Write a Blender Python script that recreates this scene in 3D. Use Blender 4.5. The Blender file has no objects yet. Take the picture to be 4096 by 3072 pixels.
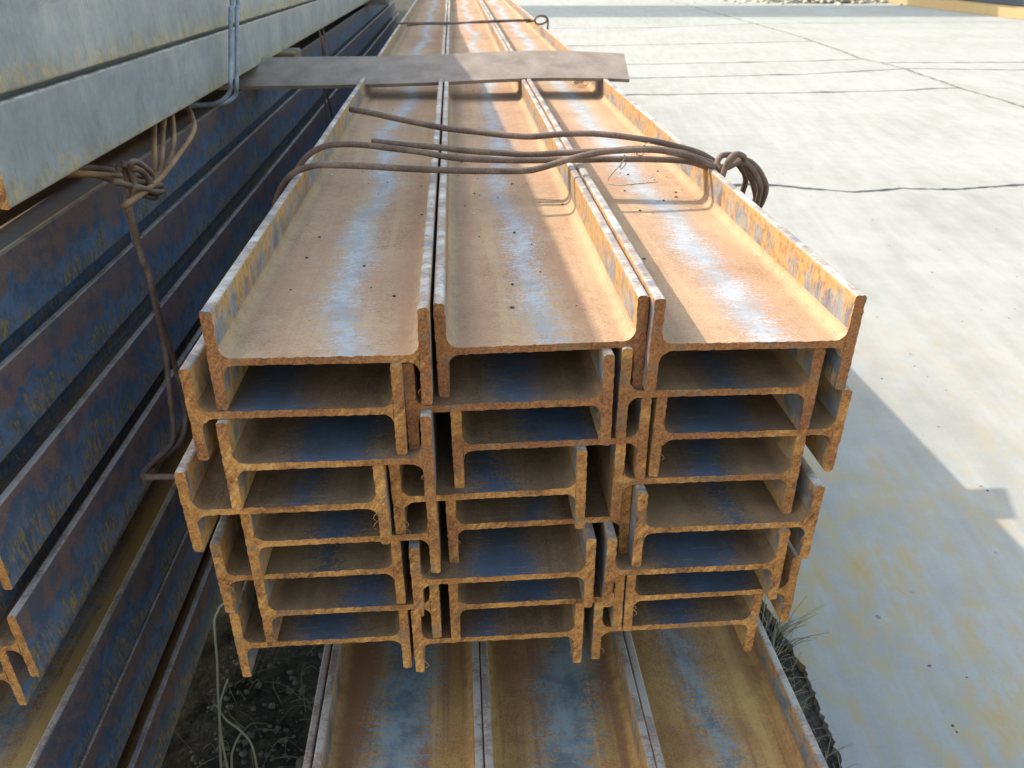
import bpy, bmesh, math, random
from mathutils import Vector, Matrix, noise as mnoise
random.seed(7)
S = bpy.context.scene
COL = S.collection
# ---------------------------------------------------------------- camera
cam_d = bpy.data.cameras.new('camera'); cam = bpy.data.objects.new('camera', cam_d); COL.objects.link(cam)
R = Vector((0.99774173, -0.06707821, 0.00345775)); U = Vector((0.02915245, 0.47885124, 0.87741189)); F = Vector((0.06051096, 0.87532966, -0.47972535))
m = Matrix((R, U, -F)).transposed().to_4x4(); m.translation = Vector((0, 0, 0.97)); cam.matrix_world = m
cam_d.sensor_width = 36; cam_d.lens = 795.673/1024*36
cam_d.clip_start = 0.02; cam_d.clip_end = 500
cam_d.dof.use_dof = True; cam_d.dof.focus_distance = 0.66; cam_d.dof.aperture_fstop = 17
S.camera = cam
S.render.resolution_x = 1024; S.render.resolution_y = 768
# ---------------------------------------------------------------- sky and sun
TO_SUN = Vector((-0.98, 0.50, 1.0)).normalized()
W = bpy.data.worlds.new('World'); S.world = W; W.use_nodes = True
nt = W.node_tree; bg = nt.nodes['Background']; bg.inputs[1].default_value = 0.15
sk = nt.nodes.new('ShaderNodeTexSky'); sk.sky_type = 'NISHITA'; sk.sun_disc = False
sk.sun_elevation = math.asin(TO_SUN.z); sk.sun_rotation = math.atan2(TO_SUN.x, TO_SUN.y)
sk.air_density = 1.9; sk.dust_density = 2.6; sk.ozone_density = 1.0
nt.links.new(sk.outputs[0], bg.inputs[0])
sun_d = bpy.data.lights.new('sun', 'SUN'); sun = bpy.data.objects.new('sun', sun_d); COL.objects.link(sun)
sun.rotation_euler = (-TO_SUN).to_track_quat('-Z', 'Y').to_euler(); sun.location = TO_SUN*20
sun_d.energy = 2.0; sun_d.angle = math.radians(0.53); sun_d.color = (1.0, 0.94, 0.84)
S.view_settings.view_transform = 'Standard'; S.view_settings.look = 'None'; S.view_settings.gamma = 1
S.view_settings.use_curve_mapping = False; S.view_settings.exposure = 1.62

# ---------------------------------------------------------------- helpers
def tag(o, label=None, cat=None, group=None, kind=None):
    if label: o['label'] = label
    if cat: o['category'] = cat
    if group: o['group'] = group
    if kind: o['kind'] = kind
    return o
def link(name, me, parent=None):
    o = bpy.data.objects.new(name, me); COL.objects.link(o)
    if parent: o.parent = parent
    return o
def empty(name, loc=(0, 0, 0), rot=(0, 0, 0)):
    o = bpy.data.objects.new(name, None); COL.objects.link(o)
    o.location = loc; o.rotation_euler = rot; o.empty_display_size = 0.05
    return o
def mesh(name, vs, fs, mats, mi=None, smooth=False):
    me = bpy.data.meshes.new(name); me.from_pydata(vs, [], fs)
    for m_ in (mats if isinstance(mats, (list, tuple)) else [mats]): me.materials.append(m_)
    if mi: me.polygons.foreach_set('material_index', mi)
    if smooth: me.polygons.foreach_set('use_smooth', [True]*len(me.polygons))
    me.update(); return me
def catmull(P, n=6):
    P = [Vector(p) for p in P]; out = []
    for i in range(len(P)-1):
        a = P[max(i-1, 0)]; b = P[i]; c = P[i+1]; d = P[min(i+2, len(P)-1)]
        for k in range(n):
            t = k/n
            out.append(0.5*((2*b)+(-a+c)*t+(2*a-5*b+4*c-d)*t*t+(-a+3*b-3*c+d)*t**3))
    out.append(P[-1]); return out
def tube_data(P, r, seg=10, n=6, taper=None, vs=None, fs=None):
    if vs is None: vs, fs = [], []
    Q = catmull(P, n) if n > 1 else [Vector(p) for p in P]
    nrm = None; base = len(vs)
    for i, q in enumerate(Q):
        t = (Q[min(i+1, len(Q)-1)]-Q[max(i-1, 0)])
        t = t.normalized() if t.length > 1e-9 else Vector((0, 0, 1))
        if nrm is None: nrm = t.orthogonal().normalized()
        nrm = (nrm-t*nrm.dot(t)).normalized(); bn = t.cross(nrm)
        rr = r*(1 if taper is None else (1+(taper-1)*i/(len(Q)-1)))
        for k in range(seg):
            a = 2*math.pi*k/seg; vs.append(tuple(q+nrm*math.cos(a)*rr+bn*math.sin(a)*rr))
    for i in range(len(Q)-1):
        for k in range(seg):
            a = base+i*seg+k; b = base+i*seg+(k+1) % seg
            fs.append((a, b, b+seg, a+seg))
    fs.append(tuple(base+k for k in range(seg))[::-1]); e = base+(len(Q)-1)*seg; fs.append(tuple(e+k for k in range(seg)))
    return vs, fs
def tube(name, P, r, mat, parent=None, seg=10, n=6, taper=None):
    vs, fs = tube_data(P, r, seg, n, taper)
    return link(name, mesh(name, vs, fs, mat, smooth=True), parent)

# ---------------------------------------------------------------- node shorthand
class NT:
    def __init__(s, name):
        s.m = bpy.data.materials.new(name); s.m.use_nodes = True; s.t = s.m.node_tree
        s.b = s.t.nodes['Principled BSDF']; s.out = s.t.nodes['Material Output']
    def n(s, kind, **kw):
        nd = s.t.nodes.new('ShaderNode'+kind)
        for k, v in kw.items(): setattr(nd, k, v)
        return nd
    def set(s, sock, v):
        if isinstance(v, bpy.types.NodeSocket): s.t.links.new(v, sock)
        elif v is not None: sock.default_value = v
    def math(s, op, a, b=None, c=None, clamp=False):
        nd = s.n('Math', operation=op, use_clamp=clamp)
        s.set(nd.inputs[0], a); s.set(nd.inputs[1], b); s.set(nd.inputs[2], c); return nd.outputs[0]
    def vm(s, op, a, b=None):
        nd = s.n('VectorMath', operation=op); s.set(nd.inputs[0], a); s.set(nd.inputs[1], b); return nd.outputs[0]
    def noise(s, v, scale, detail=4, rough=0.6, dist=0.0):
        nd = s.n('TexNoise'); s.set(nd.inputs['Vector'], v); nd.inputs['Scale'].default_value = scale
        nd.inputs['Detail'].default_value = detail; nd.inputs['Roughness'].default_value = rough; nd.inputs['Distortion'].default_value = dist
        return nd.outputs[0]
    def mix(s, f, a, b):
        nd = s.n('Mix', data_type='RGBA'); s.set(nd.inputs[0], f)
        s.set(nd.inputs[6], a if isinstance(a, bpy.types.NodeSocket) else (*a, 1)); s.set(nd.inputs[7], b if isinstance(b, bpy.types.NodeSocket) else (*b, 1))
        return nd.outputs[2]
    def ss(s, v, a, b, lo=0.0, hi=1.0):
        nd = s.n('MapRange', interpolation_type='SMOOTHSTEP'); s.set(nd.inputs[0], v)
        nd.inputs[1].default_value = a; nd.inputs[2].default_value = b; nd.inputs[3].default_value = lo; nd.inputs[4].default_value = hi
        return nd.outputs[0]
    def ramp(s, v, stops):
        nd = s.n('ValToRGB'); s.set(nd.inputs[0], v); e = nd.color_ramp.elements
        while len(e) < len(stops): e.new(0.5)
        for q, (p, c) in zip(e, stops): q.position = p; q.color = (*c, 1)
        return nd.outputs[0]
    def bump(s, h, strength, dist, prev=None):
        nd = s.n('Bump'); s.set(nd.inputs['Height'], h); nd.inputs['Strength'].default_value = strength; nd.inputs['Distance'].default_value = dist
        if prev: s.set(nd.inputs['Normal'], prev)
        return nd.outputs[0]
    def fin(s, col, rough, metal=0.0, normal=None, spec=None):
        s.set(s.b.inputs['Base Color'], col if isinstance(col, bpy.types.NodeSocket) else (*col, 1))
        s.set(s.b.inputs['Roughness'], rough); s.set(s.b.inputs['Metallic'], metal)
        if normal: s.set(s.b.inputs['Normal'], normal)
        if spec is not None: s.b.inputs['Specular IOR Level'].default_value = spec
        return s.m
def obj_space(s):
    """object coordinates, shifted by the object's own colour so that no two beams carry the same rust"""
    co = s.n('TexCoord').outputs['Object']; oc = s.n('ObjectInfo').outputs['Color']
    sh = s.vm('MULTIPLY', oc, (31.0, 47.0, 23.0)); return co, s.vm('ADD', co, sh), oc

DK = (0.105, 0.052, 0.028); BR = (0.21, 0.105, 0.05); OC = (0.37, 0.19, 0.075); TAN = (0.40, 0.27, 0.16)
BLUE = (0.10, 0.17, 0.27); SILV = (0.33, 0.40, 0.47)

def web_material(name, rust_cols, scl_lo, scl_hi, metal=0.3, rough=0.5, width=0.050, fleck=1.0, lanes=0.4):
    s = NT(name); co, p, oc = obj_space(s)
    sep = s.n('SeparateXYZ'); s.set(sep.inputs[0], co); x, y = sep.outputs[0], sep.outputs[1]
    sc = s.n('SeparateColor'); s.set(sc.inputs[0], oc)
    big = s.noise(p, 8, 5, 0.6); mid = s.noise(p, 75, 5, 0.7); fine = s.noise(p, 620, 4, 0.75)
    t = s.math('ADD', s.math('MULTIPLY', big, 0.34), s.math('ADD', s.math('MULTIPLY', mid, 0.20), s.math('MULTIPLY', fine, 0.46)))
    rust = s.ramp(t, [(0.38, rust_cols[0]), (0.46, rust_cols[1]), (0.53, rust_cols[2]), (0.64, rust_cols[3])])
    lane = s.noise(s.vm('MULTIPLY', p, (30.0, 1.3, 0.0)), 1.0, 4, 0.6, 0.3)
    rust = s.mix(s.math('MULTIPLY', s.ss(lane, 0.52, 0.60), lanes), rust, rust_cols[4]); rust = s.mix(s.math('MULTIPLY', s.ss(lane, 0.40, 0.47, 1.0, 0.0), lanes*0.8), rust, rust_cols[3])
    blot = s.ss(s.noise(p, 4.5, 6, 0.65, 0.4), 0.52, 0.62)
    rust = s.mix(s.math('MULTIPLY', blot, 0.40), rust, rust_cols[4])
    # mill scale band left along the middle, broken up by fine streaks across the web
    wander = s.noise(s.vm('MULTIPLY', p, (0.0, 1.6, 0.0)), 1.7, 3, 0.5)
    cx = s.math('MULTIPLY', s.math('SUBTRACT', wander, 0.5), 0.10)
    off = s.math('MULTIPLY', s.math('SUBTRACT', sc.outputs[1], 0.5), 0.03)
    d = s.math('ABSOLUTE', s.math('SUBTRACT', s.math('SUBTRACT', x, cx), off))
    wid = s.noise(s.vm('MULTIPLY', p, (0.0, 4.0, 0.0)), 2.0, 4, 0.6)
    band = s.math('MULTIPLY', s.math('SUBTRACT', s.math('MULTIPLY', wid, s.math('MULTIPLY', s.math('ADD', 0.45, s.math('MULTIPLY', sc.outputs[2], 0.95)), width)), d), 34.0)
    streak = s.noise(s.vm('MULTIPLY', p, (75.0, 430.0, 75.0)), 1.0, 5, 0.75)
    gr = s.noise(p, 330, 5, 0.8)
    k = s.math('ADD', band, s.math('ADD', s.math('MULTIPLY', s.math('SUBTRACT', streak, 0.5), 2.2*fleck), s.math('MULTIPLY', s.math('SUBTRACT', gr, 0.5), 3.4*fleck)))
    mask = s.ss(k, -0.15, 0.5)
    scl = s.mix(s.ss(s.noise(p, 30, 5, 0.7), 0.36, 0.62), scl_lo, scl_hi)
    col = s.mix(s.math('MULTIPLY', mask, 0.9), rust, scl)
    scr = s.noise(s.vm('MULTIPLY', p, (26.0, 900.0, 26.0)), 1.0, 3, 0.6, 0.4); col = s.mix(s.math('MULTIPLY', s.ss(scr, 0.66, 0.70), 0.30), col, (0.42, 0.40, 0.37))
    sp = s.ss(s.noise(p, 330, 2, 0.5), 0.70, 0.76); col = s.mix(s.math('MULTIPLY', sp, 0.5), col, (0.07, 0.05, 0.035))
    lite = s.ss(s.noise(p, 560, 2, 0.5), 0.72, 0.78); col = s.mix(s.math('MULTIPLY', lite, 0.35), col, (0.5, 0.45, 0.38))
    edge = s.ss(s.math('ABSOLUTE', x), 0.052, 0.066)
    col = s.mix(s.math('MULTIPLY', edge, s.ss(s.noise(p, 90, 5, 0.7), 0.4, 0.6, 0.1, 0.6)), col, rust_cols[3])
    nrm = s.bump(fine, 0.6, 0.0006); nrm = s.bump(streak, 0.25, 0.0006, nrm)
    nrm = s.bump(gr, 0.3, 0.0008, nrm)
    return s.fin(col, s.mix_f(mask, 0.88, rough), s.math('MULTIPLY', mask, metal), nrm, 0.15)
def mix_f(s, f, a, b):
    nd = s.n('Mix', data_type='FLOAT'); s.set(nd.inputs[0], f); s.set(nd.inputs[2], a); s.set(nd.inputs[3], b); return nd.outputs[0]
NT.mix_f = mix_f

def flange_material(name, clean=0.5, rustc=OC):
    """flange faces: grey-blue mill scale with rust that has run down in streaks"""
    s = NT(name); co, p, oc = obj_space(s)
    sep = s.n('SeparateXYZ'); s.set(sep.inputs[0], co); z = sep.outputs[2]
    drip = s.noise(s.vm('MULTIPLY', p, (120.0, 340.0, 44.0)), 1.0, 6, 0.75, 0.8)
    drip2 = s.noise(s.vm('MULTIPLY', p, (60.0, 60.0, 14.0)), 1.0, 5, 0.65, 0.4)
    big = s.noise(p, 7, 4, 0.6); fine = s.noise(p, 800, 3, 0.7); mid = s.noise(p, 45, 5, 0.7, 0.5)
    scl = s.mix(s.ss(mid, 0.35, 0.65), (0.13, 0.155, 0.20), (0.30, 0.31, 0.31))
    scl = s.mix(s.ss(s.noise(p, 18, 4), 0.52, 0.66), scl, (0.19, 0.12, 0.105))
    v = s.math('ADD', s.math('MULTIPLY', drip, 0.55), s.math('ADD', s.math('MULTIPLY', drip2, 0.45), s.math('MULTIPLY', s.math('SUBTRACT', big, 0.5), 0.55)))
    low = s.math('MULTIPLY', s.ss(s.math('ABSOLUTE', z), 0.02, 0.036), 0.07)
    v = s.math('ADD', v, low)
    rm = s.ss(v, 0.50+0.10*clean-0.05, 0.56+0.10*clean)
    rc = s.ramp(s.noise(p, 130, 5, 0.7), [(0.3, (0.17, 0.085, 0.035)), (0.5, rustc), (0.7, (0.46, 0.27, 0.09))])
    col = s.mix(rm, scl, rc)
    sp = s.ss(fine, 0.62, 0.72); col = s.mix(s.math('MULTIPLY', sp, 0.35), col, (0.45, 0.40, 0.32))
    nrm = s.bump(fine, 0.5, 0.0006); nrm = s.bump(drip, 0.5, 0.0008, nrm)
    return s.fin(col, s.mix_f(rm, 0.5, 0.88), s.math('MULTIPLY', s.math('SUBTRACT', 1.0, rm), 0.35), nrm, 0.35)

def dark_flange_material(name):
    """flange faces with the shade of the stack put into their colour: plum rust above, navy mill scale, ochre runs below"""
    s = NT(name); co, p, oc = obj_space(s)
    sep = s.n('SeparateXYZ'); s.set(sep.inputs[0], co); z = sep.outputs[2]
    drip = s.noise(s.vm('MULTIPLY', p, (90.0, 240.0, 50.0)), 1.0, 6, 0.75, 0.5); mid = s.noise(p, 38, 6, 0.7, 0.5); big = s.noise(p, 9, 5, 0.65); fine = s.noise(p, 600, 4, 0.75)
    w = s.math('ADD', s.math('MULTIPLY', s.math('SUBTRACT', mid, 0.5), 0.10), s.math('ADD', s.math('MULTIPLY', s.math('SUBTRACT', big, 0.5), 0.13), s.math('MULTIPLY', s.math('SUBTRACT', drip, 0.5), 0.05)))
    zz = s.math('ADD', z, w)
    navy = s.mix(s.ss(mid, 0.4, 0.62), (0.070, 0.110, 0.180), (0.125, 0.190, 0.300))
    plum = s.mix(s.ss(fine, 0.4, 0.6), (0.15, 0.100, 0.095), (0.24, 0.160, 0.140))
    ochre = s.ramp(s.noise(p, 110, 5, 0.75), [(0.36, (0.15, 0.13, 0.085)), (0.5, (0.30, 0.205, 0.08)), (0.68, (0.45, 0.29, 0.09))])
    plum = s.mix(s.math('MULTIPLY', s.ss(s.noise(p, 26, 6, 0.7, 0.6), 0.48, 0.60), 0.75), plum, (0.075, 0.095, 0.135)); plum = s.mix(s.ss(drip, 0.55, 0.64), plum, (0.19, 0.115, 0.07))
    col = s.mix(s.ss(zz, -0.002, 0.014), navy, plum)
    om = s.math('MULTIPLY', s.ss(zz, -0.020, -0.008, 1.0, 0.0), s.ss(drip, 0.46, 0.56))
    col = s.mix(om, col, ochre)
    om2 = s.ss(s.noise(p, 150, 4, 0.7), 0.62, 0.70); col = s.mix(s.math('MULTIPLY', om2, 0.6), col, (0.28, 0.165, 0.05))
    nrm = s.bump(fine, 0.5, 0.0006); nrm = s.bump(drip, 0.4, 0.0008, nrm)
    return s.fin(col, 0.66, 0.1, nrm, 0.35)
def pale_flange_material(name):
    """fresh pale mill scale, finely scratched across, yellow rust creeping up from the lower toe"""
    s = NT(name); co, p, oc = obj_space(s)
    sep = s.n('SeparateXYZ'); s.set(sep.inputs[0], co); z = sep.outputs[2]
    scr = s.noise(s.vm('MULTIPLY', p, (60.0, 420.0, 34.0)), 1.0, 5, 0.7, 0.9); cloud = s.noise(p, 9, 6, 0.62); mid = s.noise(p, 60, 5, 0.7); fine = s.noise(p, 700, 3, 0.7)
    col = s.ramp(s.math('ADD', s.math('MULTIPLY', cloud, 0.65), s.math('MULTIPLY', mid, 0.35)), [(0.36, (0.185, 0.205, 0.228)), (0.5, (0.255, 0.275, 0.292)), (0.64, (0.345, 0.355, 0.355))])
    sm = s.math('MULTIPLY', s.ss(scr, 0.585, 0.63), s.ss(s.noise(p, 14, 3), 0.42, 0.56)); col = s.mix(s.math('MULTIPLY', sm, 0.5), col, (0.13, 0.125, 0.13))
    pat = s.ss(s.noise(p, 6, 6, 0.7, 0.8), 0.60, 0.66); col = s.mix(s.math('MULTIPLY', pat, 0.4), col, (0.17, 0.16, 0.18))
    run = s.noise(s.vm('MULTIPLY', p, (60.0, 200.0, 62.0)), 1.0, 6, 0.78, 1.2)
    v = s.math('ADD', run, s.math('MULTIPLY', s.ss(z, -0.037, 0.004, 1.0, 0.0), 0.16))
    v = s.math('ADD', v, s.math('MULTIPLY', s.math('SUBTRACT', s.noise(p, 5, 3), 0.5), 0.22))
    rm = s.ss(v, 0.625, 0.69); col = s.mix(s.math('MULTIPLY', rm, 0.8), col, s.ramp(mid, [(0.4, (0.24, 0.19, 0.10)), (0.6, (0.44, 0.33, 0.12))]))
    tr = s.math('MULTIPLY', s.ss(z, 0.024, 0.036), s.ss(run, 0.5, 0.58)); col = s.mix(s.math('MULTIPLY', tr, 0.5), col, (0.30, 0.22, 0.17))
    nrm = s.bump(scr, 0.5, 0.0009); nrm = s.bump(fine, 0.3, 0.0005, nrm)
    return s.fin(col, 0.55, 0.2, nrm, 0.4)

def edge_material(name, worn=0.6):
    """flange toes: worn bare and pale in bands, with blue scale left between"""
    s = NT(name); co, p, oc = obj_space(s)
    b = s.noise(s.vm('MULTIPLY', p, (20.0, 26.0, 20.0)), 1.0, 5, 0.7, 0.6); b2 = s.noise(s.vm('MULTIPLY', p, (200.0, 420.0, 200.0)), 1.0, 4, 0.7)
    fine = s.noise(p, 600, 3, 0.7)
    col = s.ramp(s.math('ADD', s.math('MULTIPLY', b, 0.7), s.math('MULTIPLY', b2, 0.3)),
                 [(0.36, (0.14, 0.19, 0.27)), (0.44, (0.22, 0.15, 0.11)), (0.52, (0.34, 0.29, 0.25)), (0.62, (0.50*worn+0.12, 0.48*worn+0.10, 0.45*worn+0.08))])
    nrm = s.bump(b2, 0.6, 0.0008); nrm = s.bump(fine, 0.4, 0.0005, nrm)
    return s.fin(col, 0.62, 0.15, nrm, 0.4)

def end_material(name, striate=1.0):
    """sawn ends: bright orange rust with slanted saw marks"""
    s = NT(name); co, p, oc = obj_space(s)
    big = s.noise(p, 22, 4, 0.6); mid = s.noise(p, 150, 5, 0.72); fine = s.noise(p, 520, 5, 0.8)
    rot = s.n('VectorRotate', rotation_type='Y_AXIS'); s.set(rot.inputs['Vector'], p); rot.inputs['Angle'].default_value = math.radians(-33)
    saw = s.noise(s.vm('MULTIPLY', rot.outputs[0], (330.0, 30.0, 26.0)), 1.0, 3, 0.6, 0.8)
    sm = s.ss(s.noise(p, 5, 2), 0.46, 0.54)
    t = s.math('ADD', s.math('MULTIPLY', big, 0.30), s.math('ADD', s.math('MULTIPLY', mid, 0.30), s.math('MULTIPLY', fine, 0.42)))
    t = s.math('ADD', t, s.math('MULTIPLY', s.math('MULTIPLY', s.math('SUBTRACT', saw, 0.5), sm), 0.30*striate))
    col = s.ramp(t, [(0.385, (0.085, 0.037, 0.018)), (0.44, (0.20, 0.085, 0.032)), (0.50, (0.33, 0.142, 0.044)), (0.55, (0.44, 0.205, 0.060)), (0.64, (0.58, 0.33, 0.112))])
    sc = s.n('SeparateColor'); s.set(sc.inputs[0], oc)
    red = s.ss(s.math('ADD', s.noise(p, 17, 6, 0.68, 0.3), s.math('MULTIPLY', s.math('SUBTRACT', sc.outputs[0], 0.45), 0.42)), 0.50, 0.62); col = s.mix(s.math('MULTIPLY', red, 0.72), col, s.mix(s.ss(fine, 0.38, 0.62), (0.13, 0.050, 0.026), (0.29, 0.112, 0.045)))
    grey = s.ss(s.math('ADD', s.noise(p, 60, 5, 0.65, 0.5), s.math('MULTIPLY', s.math('SUBTRACT', sc.outputs[1], 0.5), 0.12)), 0.58, 0.64); col = s.mix(s.math('MULTIPLY', grey, 0.5), col, (0.15, 0.125, 0.085))
    nrm = s.bump(mid, 0.8, 0.0011); nrm = s.bump(fine, 0.6, 0.0006, nrm)
    nrm = s.bump(s.math('MULTIPLY', saw, sm), 0.7*striate, 0.0009, nrm)
    return s.fin(col, 0.93, 0.0, nrm, 0.2)

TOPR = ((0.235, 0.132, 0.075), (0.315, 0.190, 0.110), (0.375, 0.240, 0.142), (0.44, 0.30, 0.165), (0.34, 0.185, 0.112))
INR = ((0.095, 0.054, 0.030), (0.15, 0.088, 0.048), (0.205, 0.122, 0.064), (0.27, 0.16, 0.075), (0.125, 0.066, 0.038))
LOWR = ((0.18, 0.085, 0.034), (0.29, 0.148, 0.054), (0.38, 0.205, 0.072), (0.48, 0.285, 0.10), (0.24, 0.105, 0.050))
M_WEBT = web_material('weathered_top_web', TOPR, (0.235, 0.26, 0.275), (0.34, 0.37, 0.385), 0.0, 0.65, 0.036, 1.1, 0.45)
M_WEB = web_material('shade_toned_inner_web', INR, (0.060, 0.072, 0.085), (0.060, 0.090, 0.145), 0.05, 0.65, 0.052, 1.1, 0.5)  # inner web colours darkened to stand in for shade between the layers
M_WEB2 = web_material('orange_lower_web', LOWR, (0.085, 0.125, 0.15), (0.20, 0.25, 0.26), 0.0, 0.65, 0.043, 1.5, 0.8)
M_FL = flange_material('streaked_flange', 0.1, (0.40, 0.215, 0.075)); M_FLD = dark_flange_material('shade_navy_flange')
M_FLG = pale_flange_material('pale_grey_flange')
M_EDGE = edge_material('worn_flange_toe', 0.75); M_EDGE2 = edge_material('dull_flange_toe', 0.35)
M_END = end_material('sawn_end')

def rod_material(name, c1, c2, c3):
    s = NT(name); co = s.n('TexCoord').outputs['Object']
    a = s.noise(co, 25, 5, 0.6); b = s.noise(co, 500, 4, 0.7)
    t = s.math('ADD', s.math('MULTIPLY', a, 0.6), s.math('MULTIPLY', b, 0.4))
    col = s.ramp(t, [(0.38, c1), (0.5, c2), (0.64, c3)])
    return s.fin(col, 0.72, 0.1, s.bump(b, 0.6, 0.0005), 0.35)
M_ROD = rod_material('brown_wire_rod', (0.075, 0.045, 0.033), (0.130, 0.080, 0.058), (0.23, 0.15, 0.105))
M_RODO = rod_material('orange_wire_rod', (0.12, 0.06, 0.03), (0.22, 0.12, 0.055), (0.36, 0.20, 0.09))
M_RODG = rod_material('grey_wire_rod', (0.12, 0.14, 0.18), (0.22, 0.25, 0.30), (0.36, 0.38, 0.42))
M_WIRE = rod_material('thin_tie_wire', (0.16, 0.13, 0.10), (0.30, 0.26, 0.20), (0.45, 0.40, 0.33))
M_PLATE = rod_material('brown_steel_strip', (0.17, 0.125, 0.095), (0.225, 0.170, 0.130), (0.28, 0.215, 0.165))

# ---------------------------------------------------------------- H-beams (web lying flat, flanges upright)
BH, BB, TF, TW, RF = 0.1495, 0.0748, 0.0078, 0.0056, 0.0085
def loft(outline, ys, jit, rng, closed=True, slant=0.0, wav=0.0):
    """sweep an outline (x, z) along y; jit = raggedness of the sawn end"""
    n = len(outline); vs = []
    for j, y in enumerate(ys):
        for i, (x, z) in enumerate(outline):
            dx = dz = dy = 0.0
            if j == 0:
                q = Vector((x*310, z*310, rng))
                dx = jit*(mnoise.noise(q)*1.2+0.5*mnoise.noise(q*3.1)); dz = jit*(mnoise.noise(q+Vector((9, 3, 1)))*1.2+0.6*mnoise.noise(q*2.7+Vector((5, 5, 5))))
                dy = slant*z+0.0006*mnoise.noise(q*0.4)
            elif j == 1: dy = slant*z
            else:
                dx = wav*mnoise.noise(Vector((y*3, rng, 2.2)))
            vs.append((x+dx, y+dy, z+dz))
    return vs, n
def flange_mesh(side, L, seed, mats, name):
    xi = side*(BH/2-TF); xo = side*BH/2; a, b = min(xi, xo), max(xi, xo); h = BB/2; r = 0.0022
    nz = 26; out = []
    def arc(cx, cz, a0):
        for k in range(4):
            t = a0+k*math.pi/6; out.append((cx+r*math.cos(t), cz+r*math.sin(t)))
    for k in range(1, nz): out.append((b, -h+r+(2*h-2*r)*k/nz))
    arc(b-r, h-r, 0); out.append(((a+b)/2, h)); arc(a+r, h-r, math.pi/2)
    for k in range(1, nz): out.append((a, h-r-(2*h-2*r)*k/nz))
    arc(a+r, -h+r, math.pi); out.append(((a+b)/2, -h)); arc(b-r, -h+r, 1.5*math.pi)
    ys = [0.0, 0.0035, 0.02]+[0.25*k for k in range(1, int(L/0.25)+1)]
    vs, n = loft(out, ys, 0.0006, seed, slant=0.02*math.sin(seed*7.1), wav=0.0007)
    fs, mi = [], []
    for j in range(len(ys)-1):
        for i in range(n):
            k = (i+1) % n; fs.append((j*n+i, (j+1)*n+i, (j+1)*n+k, j*n+k))
            zm = (out[i][1]+out[k][1])/2; mi.append(1 if abs(zm) > h-r*0.75 else 0)
    fs.append(tuple(range(n))); mi.append(2)
    e = (len(ys)-1)*n; fs.append(tuple(reversed(range(e, e+n)))); mi.append(2)
    me = mesh(name, vs, fs, mats, mi); 
    return me
def web_mesh(L, seed, mats, name):
    xi = BH/2-TF; t = TW/2; r = RF; top = []
    def fil(sx):  # fillet from the flange face to the web surface
        cx, cz = sx*(xi-r), t+r
        P = [(cx+sx*r*math.cos(math.radians(q)), cz-r*math.sin(math.radians(q))) for q in (0, 18, 36, 54, 72, 90)]
        return P
    top = fil(-1); nx = 44
    for k in range(1, nx): top.append((-xi+r+(2*xi-2*r)*k/nx, t))
    top += fil(1)[::-1]
    bot = [(x, -z) for x, z in reversed(top)]
    out = top+bot; m_ = len(top)
    ys = [0.0, 0.0035, 0.02]+[0.25*k for k in range(1, int(L/0.25)+1)]
    vs, n = loft(out, ys, 0.00065, seed+40, slant=0.02*math.sin(seed*7.1))
    fs, mi = [], []
    for j in range(len(ys)-1):
        for i in range(n):
            if i == m_-1 or i == n-1: continue      # sides butt against the flanges
            k = (i+1) % n; fs.append((j*n+i, j*n+k, (j+1)*n+k, (j+1)*n+i)); mi.append(0)
    fs.append(tuple(reversed(range(n)))); mi.append(1)
    e = (len(ys)-1)*n; fs.append(tuple(range(e, e+n))); mi.append(1)
    return mesh(name, vs, fs, mats, mi)
LIB = {}
def parts(L, var, kind):
    k = (L, var, kind)
    if k not in LIB:
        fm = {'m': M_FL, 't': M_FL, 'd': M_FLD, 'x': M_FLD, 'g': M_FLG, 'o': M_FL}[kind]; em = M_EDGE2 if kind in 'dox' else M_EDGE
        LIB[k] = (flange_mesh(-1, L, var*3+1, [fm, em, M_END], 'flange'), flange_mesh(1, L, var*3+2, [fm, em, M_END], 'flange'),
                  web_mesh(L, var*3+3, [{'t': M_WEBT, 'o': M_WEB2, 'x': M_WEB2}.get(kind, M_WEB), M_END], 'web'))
    return LIB[k]
NB = [0]
def beam(loc, tilt=0, L=6.0, kind='m', label='', group='', yaw=0, pitch=0, red=None):
    NB[0] += 1; rr = random.Random(NB[0]*13+5)
    e = empty('steel_beam', loc, (pitch, math.radians(-tilt), yaw))
    tag(e, label, 'steel beam', group, 'thing'); c = (rr.random()*.6 if red is None else red+rr.uniform(-.12, .12), rr.random(), rr.random(), 1)
    a, b, w = parts(L, NB[0] % 5, kind)
    for nm, me in (('flange', a), ('flange', b), ('web', w)):
        o = link(nm, me, e); o.color = c
    if red is not None:
        bv, bf = [], []
        for q in range(rr.randint(0, 3)):
            s_ = rr.choice((-1, 1)); x0 = s_*(BH/2-TF+.0003); z0 = -rr.uniform(.006, .034); l = rr.uniform(.002, .0055)
            tube_data([(x0+s_*.0008, .001, z0), (x0-s_*l*.5, -.0006, z0-l*.4), (x0-s_*l*.8, -.001, z0-l), (x0-s_*l*.3, -.0014, z0-l*1.5)], .00042, 5, 3, .35, bv, bf)
        o = link('burr', mesh('burr', bv, bf, M_END), e); o.color = c; o['kind'] = 'stuff'
    return e

ORD = ['topmost', 'second', 'third', 'fourth', 'fifth', 'sixth', 'seventh', 'lowest']
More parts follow.
